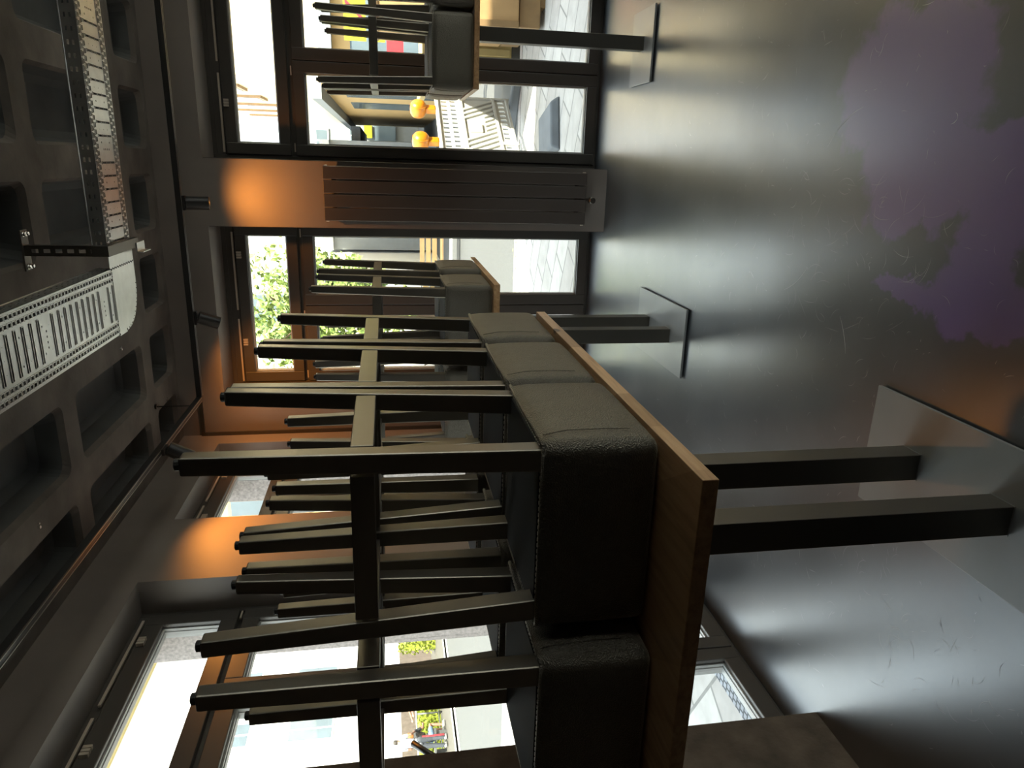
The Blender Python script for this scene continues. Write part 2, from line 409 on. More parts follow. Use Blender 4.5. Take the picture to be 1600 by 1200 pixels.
# ---------------------------------------------------------------- windows
class Wall:
    """maps (u along the wall, d outwards, z) to the room; back wall: u=X; left wall: u=Y"""
    def __init__(s, kind): s.kind = kind
    def b(s, bm, u0, u1, d0, d1, z0, z1):
        if s.kind == 'back': bx(bm, u0, u1, GY+d0, GY+d1, z0, z1)
        elif s.kind == 'right': bx(bm, X1+.12+d0, X1+.12+d1, u0, u1, z0, z1)
        else: bx(bm, GX-d1, GX-d0, u0, u1, z0, z1)
def rect_ring(w, bm, u0, u1, z0, z1, t, d0, d1, tz=None):
    tz = tz or t
    w.b(bm, u0, u0+t, d0, d1, z0, z1); w.b(bm, u1-t, u1, d0, d1, z0, z1)
    w.b(bm, u0+t, u1-t, d0, d1, z0, z0+tz); w.b(bm, u0+t, u1-t, d0, d1, z1-tz, z1)
def window(n, kind, a, b, zt, zf0, zf1, zl1, label, handle=None):
    w = Wall(kind); root = bpy.data.objects.new('window_%d' % n, None); COL.objects.link(root); root['kind'] = 'structure'; root['label'] = label
    fr = .032
    bm = bmesh.new(); rect_ring(w, bm, a, b, 0, zt, fr, .0, .09, tz=.03); w.b(bm, a+fr, b-fr, .02, .09, zl1-.02, zf0+.02)
    w.b(bm, a+fr, b-fr, .0, .09, zf1, zt-.03)
    mid = (a+b)/2
    rect_ring(w, bm, a, b, 0, zt, fr+.022, .071, .0905, tz=.05); w.b(bm, mid-.02, mid+.02, .071, .0905, .02, zl1); w.b(bm, a+fr, b-fr, .071, .0905, zl1-.03, zf0+.03); w.b(bm, a+fr, b-fr, .071, .0905, zf1-.03, zf1+.01)
    f = ob('frame', bm, M['frame'], root, .003)
    st = .078
    def leaf(u0, u1, z0, z1, sz=.078):
        bm = bmesh.new(); rect_ring(w, bm, u0, u1, z0, z1, st, -.012, .07, tz=sz)
        s = ob('sash', bm, M['frame'], root, .004)
        bm = bmesh.new()
        rect_ring(w, bm, u0+st, u1-st, z0+sz, z1-sz, .007, .012, .062)
        rect_ring(w, bm, u0+st-.001, u1-st+.001, z0+sz-.001, z1-sz+.001, .011, .028, .058)
        ob('glazing_bead', bm, M['gasket'], s)
        bm = bmesh.new(); w.b(bm, u0+st+.002, u1-st-.002, .042, .046, z0+sz+.002, z1-sz-.002)
        ob('pane', bm, M['glass'], s)
        return s
    leaf(a+fr+.004, b-fr-.004, zf0, zf1-.004)
    l1 = leaf(a+fr+.004, mid-.003, .02, zl1); l2 = leaf(mid+.003, b-fr-.004, .02, zl1)
    # stay rods and small blocks at the head of the fanlight
    for s0, s1 in ((.02, .42), (.46, .93)):
        bm = bmesh.new(); w.b(bm, a+(b-a)*s0+.02, a+(b-a)*s1, -.022, -.012, zf1+.004, zf1+.016)
        ob('stay_rod', bm, M['brass'], root)
    for s0 in (.26, .78):
        bm = bmesh.new(); u = a+(b-a)*s0
        for k in range(3): w.b(bm, u+k*.018, u+k*.018+.014, -.03, -.012, zf1-.045, zf1-.012)
        ob('hinge', bm, M['brass'], root, .001)
    for u in (a+fr+.03, b-fr-.09, mid-.1):
        bm = bmesh.new(); w.b(bm, u, u+.06, -.021, -.012, zl1+.006, zl1+.014)
        ob('latch', bm, M['brass'], root)
    # lever handle on the leaf nearest the room centre
    if handle:
        bm = bmesh.new(); w.b(bm, mid+handle-.013, mid+handle+.013, -.022, -.012, 1.0, 1.15)
        h = ob('handle', bm, M['steel_black'], l2, .003)
    return root
window(1, 'back', -1.73, -.455, 2.80, 2.262, 2.71, 2.225, 'narrow double window left of the radiator pier, tree outside')
window(2, 'back', -.035, 1.31, 2.80, 2.262, 2.71, 2.225, 'wide window right of the radiator pier, barriers outside', .04)
window(3, 'back', 1.42, 3.35, 2.80, 2.262, 2.71, 2.225, 'further window of the back wall')
window(5, 'left', 3.92, 5.07, 2.90, 2.36, 2.785, 2.335, 'small far window of the left wall')
w6 = window(6, 'left', 2.028, 3.277, 2.90, 2.36, 2.785, 2.335, 'large bright window of the left wall behind the stools')
window(7, 'left', -4.1, -3.45, 2.90, 2.36, 2.785, 2.335, 'added narrow left wall window behind the camera, for fill light')  # added out of view as a dim fill from behind
window(4, 'right', .4, 2.3, 2.80, 2.262, 2.71, 2.225, 'added unseen window of the right wall, lighting the aisle side of the stools')  # this and the next are added out of view as side light
window(8, 'right', 2.7, 4.6, 2.80, 2.262, 2.71, 2.225, 'further added unseen window of the right wall')
for (a, b) in OPEN_R: portal((X1+.29, (a+b)/2, 1.4), (b-a-.05, 2.75), (-1, 0, 0))
for (a, b) in OPEN_B: portal(((a+b)/2, 5.93, 1.4), (b-a-.05, 2.75), (0, -1, 0))
for (a, b) in OPEN_L: portal((-2.44, (a+b)/2, 1.4), (b-a-.05, 2.75), (1, 0, 0))
# lever of the nearest leaf of window 6, its bar seen against the street
bm = bmesh.new()
tube(bm, [(GX+.01, 2.10, 1.43), (GX+.055, 2.10, 1.43)], .009, 10)
tube(bm, [(GX+.055, 2.095, 1.42), (GX+.055, 2.17, 1.50), (GX+.055, 2.215, 1.545)], [.012, .012, .013], 12)
ob('handle', bm, M['steel_black'], w6, smooth=True)

# granite reveals of the facade, outside of the frames
bm = bmesh.new()
for a, b in OPEN_B:
    bx(bm, a-.05, a, 5.70, 6.0, 0, 2.8); bx(bm, b, b+.05, 5.70, 6.0, 0, 2.8)
for a, b in OPEN_L:
    bx(bm, -2.46, -2.28, a-.001, a+.012, 0, 2.83); bx(bm, -2.46, -2.28, b-.012, b+.001, 0, 2.83)
struct(ob('trim_3', bm, M['granite']), 'granite window surrounds outside')

# ---------------------------------------------------------------- radiator on the back pier
rad = thing('panel_radiator', 'tall anthracite flat-tube radiator on the pier between two back windows', 'radiator', (-.245, 5.25, .17))
for k in range(4):
    x = -.175+k*.0925
    box('tube_panel', (x, x+.0845, -.075, -.045, 0, 1.85), M['radiator'], rad, .004)
for z in (.06, 1.78):
    bm = bmesh.new(); tube(bm, [(-.17, -.028, z), (.185, -.028, z)], .017, 12); ob('header_tube', bm, M['radiator'], rad, smooth=True)
for x in (-.12, .13):
    for z in (.25, 1.6): box('bracket', (x-.015, x+.015, -.046, 0, z-.03, z+.03), M['radiator'], rad)
bm = bmesh.new(); lathe(bm, (.0, -.075, -.035), [(.02, 0), (.024, .005), (.024, .045), (.018, .052)], Vector((0, -1, 0)), 20)
ob('valve_knob', bm, M['steel_black'], rad, smooth=False)
bm = bmesh.new(); tube(bm, [(0, 0, -.035), (0, -.075, -.035)], .012, 10); tube(bm, [(0, -.03, -.035), (0, -.03, .06)], .01, 10)
ob('valve_pipe', bm, M['radiator'], rad, smooth=True)
for q, (x, z) in enumerate(((-.178, 1.83), (.188, 1.83), (-.178, .02), (.188, .02))):
    bm = bmesh.new(); tube(bm, [(x, -.06, z-.01), (x, -.06, z+.01)], .006, 8); ob('screw_cap', bm, M['brass'], rad)

# ---------------------------------------------------------------- stools
TT = 1.086                       # table top height
def seat_mesh():
    bm = bmesh.new()
    res = bmesh.ops.create_cube(bm, size=1)
    for v in bm.verts: v.co = Vector((v.co.x*.405, v.co.y*.395, (v.co.z+.5)*.234))
    bot = [e for e in bm.edges if all(v.co.z < .01 for v in e.verts)]
    ver = [e for e in bm.edges if abs(e.verts[0].co.z-e.verts[1].co.z) > .1]
    bmesh.ops.bevel(bm, geom=bot+ver, offset=.026, segments=4, affect='EDGES', profile=.5)
    bmesh.ops.subdivide_edges(bm, edges=[e for e in bm.edges if e.calc_length() > .09], cuts=5, use_grid_fill=True)
    for v in bm.verts:
        z = v.co.z; t = max(0, 1-((z-.11)/.13)**2)
        ax, ay = abs(v.co.x)/.2025, abs(v.co.y)/.1975
        if ax > .93: v.co.x += math.copysign(.008*t*max(0, 1-ay**4), v.co.x)
        if ay > .93: v.co.y += math.copysign(.008*t*max(0, 1-ax**4), v.co.y)
        if z > .22: v.co.x *= .985; v.co.y *= .985
    return bm
def make_stool(label):
    t = thing('bar_stool', label, 'stool', (0, 0, TT), 0, 'upturned bar stools on the tables')
    ob('seat', seat_mesh(), M['leather'], t, smooth=True)
    bm = bmesh.new(); bx(bm, -.182, .182, -.178, .178, .228, .2375); ob('seat_underside', bm, M['cloth'], t)
    bm = bmesh.new()
    z = .232; h = .199; hy = .194
    for a, b in (((-h, -hy), (h, -hy)), ((h, -hy), (h, hy)), ((h, hy), (-h, hy)), ((-h, hy), (-h, -hy))):
        tube(bm, [(a[0]*.985, a[1]*.985, z), (b[0]*.985, b[1]*.985, z)], .0045, 6)
    ob('piping', bm, M['leather'], t, smooth=True)
    bm = bmesh.new()
    for k in range(26):
        u = -.165+k*.0132
        for sx in (-1, 1):
            bx(bm, sx*.188-.0012, sx*.188+.0012, u, u+.007, .2335, .2362)
            bx(bm, u, u+.007, sx*.184-.0012, sx*.184+.0012, .2335, .2362)
    ob('stitching', bm, M['thread'], t)['kind'] = 'stuff'
    for sx in (-1, 1):
        bm = bmesh.new()
        pts = [(sx*.2035, -.15, .226), (sx*.211, -.148, .18), (sx*.2115, -.147, .11), (sx*.209, -.146, .05)]
        tube(bm, pts, .0011, 6); ob('seam', bm, M['leather'], t)
    for sx in (-1, 1):
        for sy in (-1, 1):
            # outer face stands near vertical, the inner faces taper towards the foot
            xo, yo = .187*sx, .187*sy; xi, yi = xo-.046*sx, yo-.046*sy
            xo2, yo2 = .203*sx, .203*sy; xi2, yi2 = xo2-.034*sx, yo2-.034*sy
            bm = bmesh.new()
            x0, x1 = sorted((xo, xi)); y0, y1 = sorted((yo, yi)); a0, a1 = sorted((xo2, xi2)); b0, b1 = sorted((yo2, yi2))
            bx(bm, x0, x1, y0, y1, .230, .875, top=(a0-x0, a1-x1, b0-y0, b1-y1))
            lg = ob('leg', bm, M['stool'], t, .004)
            bm = bmesh.new(); cx, cy = (a0+a1)/2, (b0+b1)/2
            lathe(bm, (cx, cy, .873), [(.010, 0), (.011, .004), (.011, .011), (.008, .013)], seg=12)
            ob('glide', bm, M['rubber'], lg)
    zz0, zz1 = .546, .590; k = .194; a = .150
    for (x0, x1, y0, y1) in ((-a, a, -k, -k+.024), (-a, a, k-.024, k), (-k, -k+.024, -a, a), (k-.024, k, -a, a)):
        box('stretcher', (x0, x1, y0, y1, zz0, zz1), M['stool'], t, .002)
    return t
S0 = make_stool('upturned stool on the free front corner of the near table, its side leather fully lit')
stools = [
 (-.703, 1.405, None, 0),
 (-.710, 1.835, 'upturned stool on the near table, middle of the aisle row of three', .0),
 (-.715, 2.290, 'upturned stool on the near table, farthest of the aisle row', .0),
 (-1.140, 1.340, 'upturned stool on the near table, window row, nearest the brown plaster pier', .0),
 (-1.175, 1.825, 'upturned stool on the near table, middle of the row towards the left windows', .0),
 (-1.185, 2.320, 'upturned stool on the near table, farthest of the window row', .0),
 (-.790, 3.680, 'upturned stool on the middle table, aisle side, front of the pair with lit leather', 0),
 (-.770, 4.110, 'upturned stool on the middle table, aisle side, behind, before the tree window', 0),
 (-1.230, 3.690, 'upturned stool on the middle table, wall side, half hidden behind the near stools', 0),
 (-1.235, 4.120, 'upturned stool on the middle table, wall side, farther back, before the left corner', 0),
 (.600, 4.640, 'upturned stool on the small right table, front left, black against the barriers', 0),
 (1.030, 4.640, 'upturned stool on the small right table, front right, only partly in view', 0),
 (.600, 5.080, 'upturned stool on the small right table, behind left, nearest the radiator window', 0),
 (1.035, 5.080, 'upturned stool on the small right table, behind right, hidden by the front one', 0),
]
for i, (x, y, lb, rz) in enumerate(stools):
    if i == 0: S0.location = (x, y, TT)
    else: dup(S0, (x, y, TT), lb, rz)

# ---------------------------------------------------------------- tables
def table(label, x0, x1, y0, y1, legs, plate):
    cx, cy = (x0+x1)/2, (y0+y1)/2
    t = thing('bar_table', label, 'table', (cx, cy, 0), 0)
    box('tabletop', (x0-cx, x1-cx, y0-cy, y1-cy, TT-.030, TT), M['wood'], t, .0015)
    for (a, b, c, d) in legs: box('leg', (a-cx, b-cx, c-cy, d-cy, .018, TT-.034), M['steel_black'], t, .002)
    a, b, c, d = plate
    bp_ = box('base_plate', (a-cx, b-cx, c-cy, d-cy, .008, .020), M['plate'], t, .0015)
    lx0 = min(l[0] for l in legs)-.04-cx; lx1 = max(l[1] for l in legs)+.04-cx; ly0 = min(l[2] for l in legs)-.06-cy; ly1 = max(l[3] for l in legs)+.06-cy
    box('mounting_plate', (lx0, lx1, ly0, ly1, TT-.036, TT-.030), M['steel_black'], t)
    bm = bmesh.new()
    for (qx, qy) in ((a+.03, c+.03), (b-.03, c+.03), (a+.03, d-.03), (b-.03, d-.03)):
        lathe(bm, (qx-cx, qy-cy, 0), [(.02, 0), (.02, .008)], seg=14)
    ob('foot_pads', bm, M['rubber'], t)
    for (la, lb_, lc, ld) in legs:
        bm = bmesh.new()
        bx(bm, la-cx-.002, lb_-cx+.002, lc-cy-.002, ld-cy+.002, .0195, .0215)
        ob('weld_seam', bm, M['plate'], t)
    return t
table('near bar table with wooden top and two black square columns, carrying six stools', -1.32, -.500, 1.025, 2.43,
      [(-.892, -.810, 1.419, 1.499), (-.892, -.810, 1.761, 1.841)], (-1.062, -.662, 1.26, 2.0))
table('middle bar table before the tree window, carrying four stools', -1.38, -.575, 3.45, 4.50,
      [(-.960, -.880, 3.765, 3.845), (-.960, -.880, 4.10, 4.18)], (-1.115, -.729, 3.57, 4.31))
table('small right bar table on a single column before the wide window', .398, 1.24, 4.425, 5.27,
      [(.681, .761, 4.598, 4.678)], (.489, .918, 4.449, 4.83))

# ---------------------------------------------------------------- track lights
tr = thing('lighting_track', 'thin black lighting track running round below the ceiling edge', 'lighting track', (-1.585, 4.86, 2.855))
bm = bmesh.new(); bx(bm, -.017, .017, -8, .017, -.002, .032); bx(bm, .017, 5.7, -.017, .017, -.002, .032)
ob('rail', bm, M['track'], tr, .002)
bm = bmesh.new()
for s in (-.0135, .0105): bx(bm, s, s+.003, -8, -.02, -.0045, -.002)
for s in (-.0135, .0105): bx(bm, .02, 5.7, s, s+.003, -.0045, -.002)
ob('rail_groove', bm, M['track_edge'], tr)
for (x, y) in ((0, -.15), (0, -3.2), (0, -5.4), (3.2, 0), (5.0, 0)):
    bm = bmesh.new(); tube(bm, [(x, y, .032), (x, y, ZC-2.855)], .004, 8); lathe(bm, (x, y, ZC-2.855-.012), [(.018, 0), (.018, .012)], seg=14)
    ob('hanger', bm, M['track'], tr)
def spotlight(label, loc, tilt, aim):
    t = thing('spotlight', label, 'spotlight', loc, 0, 'track spotlights')
    box('adapter', (-.018 if abs(loc[1]-4.86) > .1 else -.045, .018 if abs(loc[1]-4.86) > .1 else .045, -.018 if abs(loc[1]-4.86) < .1 else -.045, .018 if abs(loc[1]-4.86) < .1 else .045, -.022, -.0046), M['track'], t, .003)
    bm = bmesh.new(); tube(bm, [(0, 0, -.022), (0, 0, -.045)], .006, 10); ob('stem', bm, M['track'], t)
    d = Vector(tilt).normalized()
    bm = bmesh.new(); lathe(bm, Vector((0, 0, -.045))-d*.02, [(.030, 0), (.041, .004), (.041, .135), (.037, .137), (.035, .12)], d, 28)
    hd = ob('lamp_head', bm, M['track'], t)
    for p in hd.data.polygons: p.use_smooth = False
    bm = bmesh.new(); c0 = Vector((0, 0, -.045))+d*.101
    lathe(bm, c0, [(.0345, 0), (.0345, .002)], d, 24); e = ob('lens', bm, None, t)
    m, nt, b = new_mat('lamp_lens'); b.inputs['Emission Color'].default_value = (1, .5, .15, 1); b.inputs['Emission Strength'].default_value = 1
    b.inputs['Base Color'].default_value = (.3, .2, .1, 1); e.data.materials.append(m)
    return Vector(loc)+Vector((0, 0, -.045))+d*.13
ORANGE = (1.0, .36, .06)
p1 = spotlight('black cylinder spotlight hanging straight down before the radiator pier', (-.300, 4.86, 2.855), (0, .12, -1), None)
p2 = spotlight('black cylinder spotlight tilted sideways, above the tree window', (-1.03, 4.86, 2.855), (-.42, .30, -1), None)
p3 = spotlight('black cylinder spotlight on the left track, half hidden by a stool leg', (-1.585, 3.95, 2.855), (-.55, .1, -1), None)
spot(p1, (-.25, 5.25, 2.2), 14, 118, 1, ORANGE)
spot(p2, (-1.75, 5.25, 2.25), 28, 120, 1, ORANGE)
spot(p3, (-2.0, 3.65, 2.2), 22, 114, 1, ORANGE)

# ---------------------------------------------------------------- cable tray
def plate_with_holes(bm, x0, x1, y0, y1, z, holes, th=.0015):
    xs_ = sorted({x0, x1} | {h[0] for h in holes} | {h[1] for h in holes}); ys_ = sorted({y0, y1} | {h[2] for h in holes} | {h[3] for h in holes})
    V = {}
    def vv(i, j):
        if (i, j) not in V: V[(i, j)] = bm.verts.new((xs_[i], ys_[j], z))
        return V[(i, j)]
    for i in range(len(xs_)-1):
        mx_ = (xs_[i]+xs_[i+1])/2
        hs = [h for h in holes if h[0] < mx_ < h[1]]
        for j in range(len(ys_)-1):
            my_ = (ys_[j]+ys_[j+1])/2
            if any(h[2] < my_ < h[3] for h in hs): continue
            bm.faces.new((vv(i, j), vv(i+1, j), vv(i+1, j+1), vv(i, j+1)))
def tray_run(length, wdt, side, name, parent, loc, rotz, phase=0, dashed=True):
    """perforated tray along local +Y, width along X, rim upwards"""
    holes = []; p = .0285; n = int(length/p); marks = []
    for k in range(n):
        y = .012+k*p
        for x in (.012, .040): 
            yy = y+(p/2 if x > .03 else 0)
            if yy+.019 < length-.004:
                holes.append((x, x+.013, yy, yy+.019)); holes.append((wdt-x-.013, wdt-x, yy, yy+.019))
    k = 0; y = .02+phase
    while y < length-.02:
        if k % 10 != 7:
            for a, b in (((.074, .120), (.128, .168), (.176, wdt-.074)) if dashed else ((.070, wdt-.070),)): holes.append((a, b, y, y+(.009 if dashed else .011)))
        else:
            for q in range(4): holes.append((.11+.02*q, .118+.02*q, y, y+.008))
        if k % 3 == 1:
            holes.append((.095, .102, y+.029, y+.036)); holes.append((wdt-.102, wdt-.095, y+.029, y+.036))
        elif k % 3 == 2:
            for q in range(3): holes.append((.10+.045*q, .103+.045*q, y+.029, y+.032))
        y += .0555; k += 1
    bm = bmesh.new(); plate_with_holes(bm, 0, wdt, 0, length, 0, holes)
    o = ob(name, bm, M['galv'], parent, loc=loc); o.rotation_euler = (0, 0, rotz)
    md = o.modifiers.new('thickness', 'SOLIDIFY'); md.thickness = .0016; md.offset = 1
    # embossed rims round every cross slot and the row slots
    bm = bmesh.new()
    for h in holes:
        a, b, c, d = h
        if b-a < .01 and d-c < .01: continue
        e = .0022 if b-a > .02 else .003
        for q in ((a-e, b+e, c-e, c), (a-e, b+e, d, d+e), (a-e, a, c, d), (b, b+e, c, d)): bx(bm, *q, -.0028, 0)
    r = ob('slot_rims', bm, M['galv'], o)
    # side rims with two rows of slots
    for sgn, x in ((0, 0), (1, wdt)):
        bm = bmesh.new(); hs = []
        yy = .02
        while yy < length-.03:
            hs.append((yy, yy+.018, .018, .026)); hs.append((yy, yy+.018, .038, .046)); yy += .05
        plate_with_holes(bm, 0, length, 0, side, 0, hs)
        for v in bm.verts: v.co = Vector((x, v.co.x, v.co.y))
        s = ob('side_rim', bm, M['galv'] if sgn == 0 else M['galv'], o)
        md = s.modifiers.new('thickness', 'SOLIDIFY'); md.thickness = .0016
        bm = bmesh.new(); tube(bm, [(x, 0, side), (x, length, side)], .003, 6); ob('rolled_edge', bm, M['galv'], o, smooth=True)
    return o
ZT = 2.80
tray = thing('cable_tray', 'perforated galvanised cable tray turning a corner below the ceiling', 'cable tray', (0, 0, ZT))
tray_run(5.0, .295, .060, 'tray_run', tray, (-.795, -1.58, 0), 0, .0, False)              # towards the camera
tray_run(4.5, .290, .060, 'tray_run', tray, (-.42, 3.680, 0), -PI/2, .01)          # to the right
# rounded elbow plate
bm = bmesh.new(); R = .19; pts = []
cx_, cy_ = -.795+R, 3.685-R
pts = [(-.80, 3.40), (-.80, cy_)]+[(cx_+R*math.cos(a), cy_+R*math.sin(a)) for a in [PI-PI/2*k/12 for k in range(13)]]+[(-.40, 3.685), (-.40, 3.385), (-.495, 3.38), (-.50, 3.40)]
vs = [bm.verts.new((x, y, -.0025)) for x, y in pts]; f = bm.faces.new(vs)
rt = bmesh.ops.extrude_face_region(bm, geom=[f]); bmesh.ops.translate(bm, verts=[v for v in rt['geom'] if isinstance(v, bmesh.types.BMVert)], vec=(0, 0, .0022))
el = ob('elbow', bm, M['galv'], tray)
bm = bmesh.new()
for (xa, ya), (xb, yb) in zip(pts[:15], pts[1:16]):
    v = [bm.verts.new(p) for p in ((xa, ya, -.003), (xb, yb, -.003), (xb, yb, .06), (xa, ya, .06))]; bm.faces.new(v)
rim = ob('elbow_rim', bm, M['galv'], el); md = rim.modifiers.new('thickness', 'SOLIDIFY'); md.thickness = .002
bm = bmesh.new()
for k in range(0, 15):
    x, y = pts[k] if k < len(pts) else pts[-1]
    lathe(bm, (x+(.006 if x < -.7 else 0), y-(.006 if y > 3.6 else 0), -.0045), [(.0022, 0), (.0022, .002)], seg=8)
ob('rivets', bm, M['rubber'], el)
bm = bmesh.new()
for k in range(20): bx(bm, -.505+.004*(k % 2), -.499+.004*(k % 2), 3.395+k*.0145, 3.402+k*.0145, -.004, -.002)
ob('coupling_edge', bm, M['rubber'], el)
# ceiling support
sp_ = thing('tray_support', 'black slotted ceiling bracket carrying the corner of the cable tray', 'bracket', (-.415, 3.352, ZC))
bm = bmesh.new()
hs = [(-.008, .008, -.29+k*.046, -.29+k*.046+.026) for k in range(6)]
plate_with_holes(bm, -.022, .022, -.325, -.006, 0, hs)
for v in bm.verts: v.co = Vector((v.co.x, -.021, v.co.y))
bx(bm, -.022, -.019, -.021, .021, -.325, -.006); bx(bm, .019, .022, -.021, .021, -.325, -.006)
ob('strut', bm, M['steel_black'], sp_)
box('head_plate', (-.085, .085, -.03, .03, -.006, 0), M['steel_black'], sp_)
for sx in (-.068, .068):
    for sy in (-.014, .014):
        bm = bmesh.new(); lathe(bm, (sx, sy, -.020), [(.0075, 0), (.0085, .002), (.0085, .009), (.012, .0095), (.012, .0115), (.005, .012), (.005, .0145)], seg=6)
        ob('bolt', bm, M['zinc'], sp_)
bm = bmesh.new(); bx(bm, -.022, .022, -.022, .36, -.337, -.315); bx(bm, -.022, .022, -.03, -.022, -.337, -.27)
ob('arm', bm, M['steel_black'], sp_)
bm = bmesh.new(); bx(bm, -.045, .0, .32, .43, -.342, -.338); bx(bm, -.045, -.041, .32, .43, -.368, -.338); ob('end_angle', bm, M['galv'], sp_)
# small ceiling anchors left in the ribs
for i, (x, y, lb) in enumerate(((-1.06, 2.25, 'small metal anchor in the ceiling rib beside the tray'), (-1.56, 3.05, 'small bolt end in the ceiling rib nearest the left wall'), (-1.50, 2.62, 'small anchor sleeve in the near ceiling rib'), (-1.08, 4.25, 'pair of small anchors in the rib beyond the tray corner'), (-1.62, 4.95, 'small brass anchor in the ceiling corner'))):
    bm = bmesh.new(); lathe(bm, (0, 0, -.012), [(.007, 0), (.007, .012)], seg=10); lathe(bm, (.012, .01, -.006), [(.004, 0), (.004, .006)], seg=8)
    tag(ob('ceiling_anchor', bm, M['zinc'], loc=(x, y, ZC)), lb, 'anchor', 'ceiling anchors')

# ================================================================ outside
ZG = -.06
def gplane(name, x0, x1, y0, y1, z, mat, label=None, th=.06):
    o = box(name, (x0, x1, y0, y1, z-th, z), mat); struct(o, label); return o
gplane('pavement', 4.5, 14, -8, 5.95, ZG, M['pave'], 'slab pavement outside the added right windows')
gplane('pavement', -12, 14, 5.95, 9.25, ZG, M['pave'], 'slab pavement outside the back windows')
gplane('pavement', -6.2, -2.45, -8, 5.95, ZG, M['pave'], 'slab pavement outside the left windows')
gplane('road', -16.0, 30, 9.4, 70, ZG-.08, M['asphalt'], 'light grey asphalt street')
gplane('road', -16.0, -6.35, -10, 9.4, ZG-.08, M['asphalt'], 'light grey asphalt street')
gplane('pavement', -40, -16.0, -10, 70, ZG+.02, simple('pale_far_paving', (.072, .063, .050), .85, var=.08), 'pale pavement across the left street')
for i, (y0, y1) in enumerate(((9.25, 9.4),)):
    gplane('kerb', -6.35, 30, y0, y1, ZG+.005, M['granite'], 'granite kerb')
gplane('kerb', -6.35, -6.2, -8, 9.25, ZG+.005, M['granite'], 'granite kerb')
gplane('kerb', -16.3, -16.0, -8, 70, ZG+.03, M['white_line'], 'pale kerb across the street')
for (y0, y1) in ((19.5, 20.4), (22.6, 23.5), (27.5, 30.0)):
    gplane('road_marking', -9, -1.2, y0, y1, ZG-.075, M['white_line'], 'white road stripe', th=.004)
# gratings and sills right outside the windows
for a, b in OPEN_B[:2]:
    gplane('trim_4', a, b, 5.72, 5.93, ZG+.075, M['grate'], 'metal grating below the window', th=.02)
for a, b in OPEN_L:
    gplane('trim_5', -2.44, -2.29, a, b, ZG+.075, M['grate'], 'metal grating below the window', th=.02)
# leaf litter
bm = bmesh.new()
for k in range(260):
    x = random.uniform(-4, -.6); y = 9.22+random.gauss(0, .09); s = random.uniform(.012, .035); a = random.uniform(0, PI)
    v = [bm.verts.new((x+math.cos(a+q*PI/2)*s*(1 if q % 2 else .5), y+math.sin(a+q*PI/2)*s*(1 if q % 2 else .5), ZG+.008+random.uniform(0, .008))) for q in range(4)]
    bm.faces.new(v)
tag(ob('fallen_leaves', bm, simple('dry_leaves', (.45, .42, .12), .8, var=.4, nscale=30)), 'small yellow leaves lying along the kerb outside', 'leaves', kind='stuff')

# white street barrier with orange lamps
ba = math.atan2(9.6-7.9, .75+.33)
bar = thing('street_barrier', 'white plastic street barrier with slanted slots outside the wide window', 'barrier', (.75, 9.60, ZG), ba+PI)
LB = 2.05
bm = bmesh.new()
holes = [] 
# rails of the panel
bx(bm, 0, LB, -.025, .025, .12, .155); bx(bm, 0, LB, -.025, .025, .29, .33); bx(bm, 0, LB, -.025, .025, .70, .745); bx(bm, 0, LB, -.03, .03, 1.0, 1.04)
bx(bm, 0, .035, -.025, .025, .10, 1.02); bx(bm, LB-.035, LB, -.025, .025, .10, 1.02); bx(bm, LB/2-.03, LB/2+.03, -.022, .022, .10, .33)
ob('panel_frame', bm, M['barrier'], bar, .006)
hs = []; x = .06; k = 0
while x < LB-.12:
    hs.append((x, x+.052, .79, .855)); hs.append((x+.012, x+.064, .895, .965)); hs.append((x, x+.05, .185, .255)); x += .10
bm = bmesh.new(); plate_with_holes(bm, .03, LB-.03, .13, 1.0, 0, hs)
for v in bm.verts: v.co = Vector((v.co.x, -.007, v.co.y))
web = ob('panel_web', bm, M['barrier'], bar); md = web.modifiers.new('thickness', 'SOLIDIFY'); md.thickness = .014; md.offset = 0
bm = bmesh.new(); x = .05
while x < LB-.30:
    if not .44 < x+.15 < .84: bx(bm, x, x+.045, -.024, .024, .33, .70, top=(.22, .22, 0, 0))
    else: bx(bm, x, x+.045, -.024, .024, .33, .46, top=(.08, .08, 0, 0))
    x += .098
ob('panel_slats', bm, M['barrier'], bar, .006)
bm = bmesh.new(); bx(bm, .62, .80, -.028, .028, .50, .66); ob('panel_grip', bm, M['barrier'], bar, .01)
bm = bmesh.new(); bx(bm, .10, .22, -.35, .35, 0, .11); ob('foot', bm, M['foot'], bar, .02)
bm = bmesh.new(); bx(bm, LB-.22, LB-.1, -.35, .35, 0, .11); ob('foot', bm, M['foot'], bar, .02)
def lamp(label, x):
    c_, s_ = math.cos(ba+PI), math.sin(ba+PI)
    t = thing('warning_lamp', label, 'lamp', (.75+c_*x, 9.60+s_*x, ZG+1.04), ba+PI, 'orange lamps on the barrier')
    box('battery_box', (-.05, .05, -.035, .035, 0, .12), M['orange'], t, .01)
    bm = bmesh.new(); lathe(bm, (0, -.05, .21), [(.045, -.05), (.075, -.035), (.095, 0), (.100, .05), (.095, .10), (.075, .135), (.045, .15)], Vector((0, 1, 0)), 24); ob('lens', bm, M['orange'], t, smooth=True)
    bm = bmesh.new(); lathe(bm, (0, .048, .21), [(.098, 0), (.098, .008)], Vector((0, 1, 0)), 24); ob('lens_ring', bm, M['orange'], t)
    return t
lamp('round orange warning lamp on the barrier, the one nearer the stools', .30)
lamp('round orange warning lamp on the barrier, the one nearer the window jamb', 1.02)
bm = bmesh.new()
v = bx(bm, -.26, .26, -.33, .33, 0, .085, top=(.05, -.05, .05, -.05))
slab = ob('rubber_foot_slab', bm, M['foot'], bevel=.02, loc=(.30, 7.42, ZG)); slab.rotation_euler = (0, 0, .25)
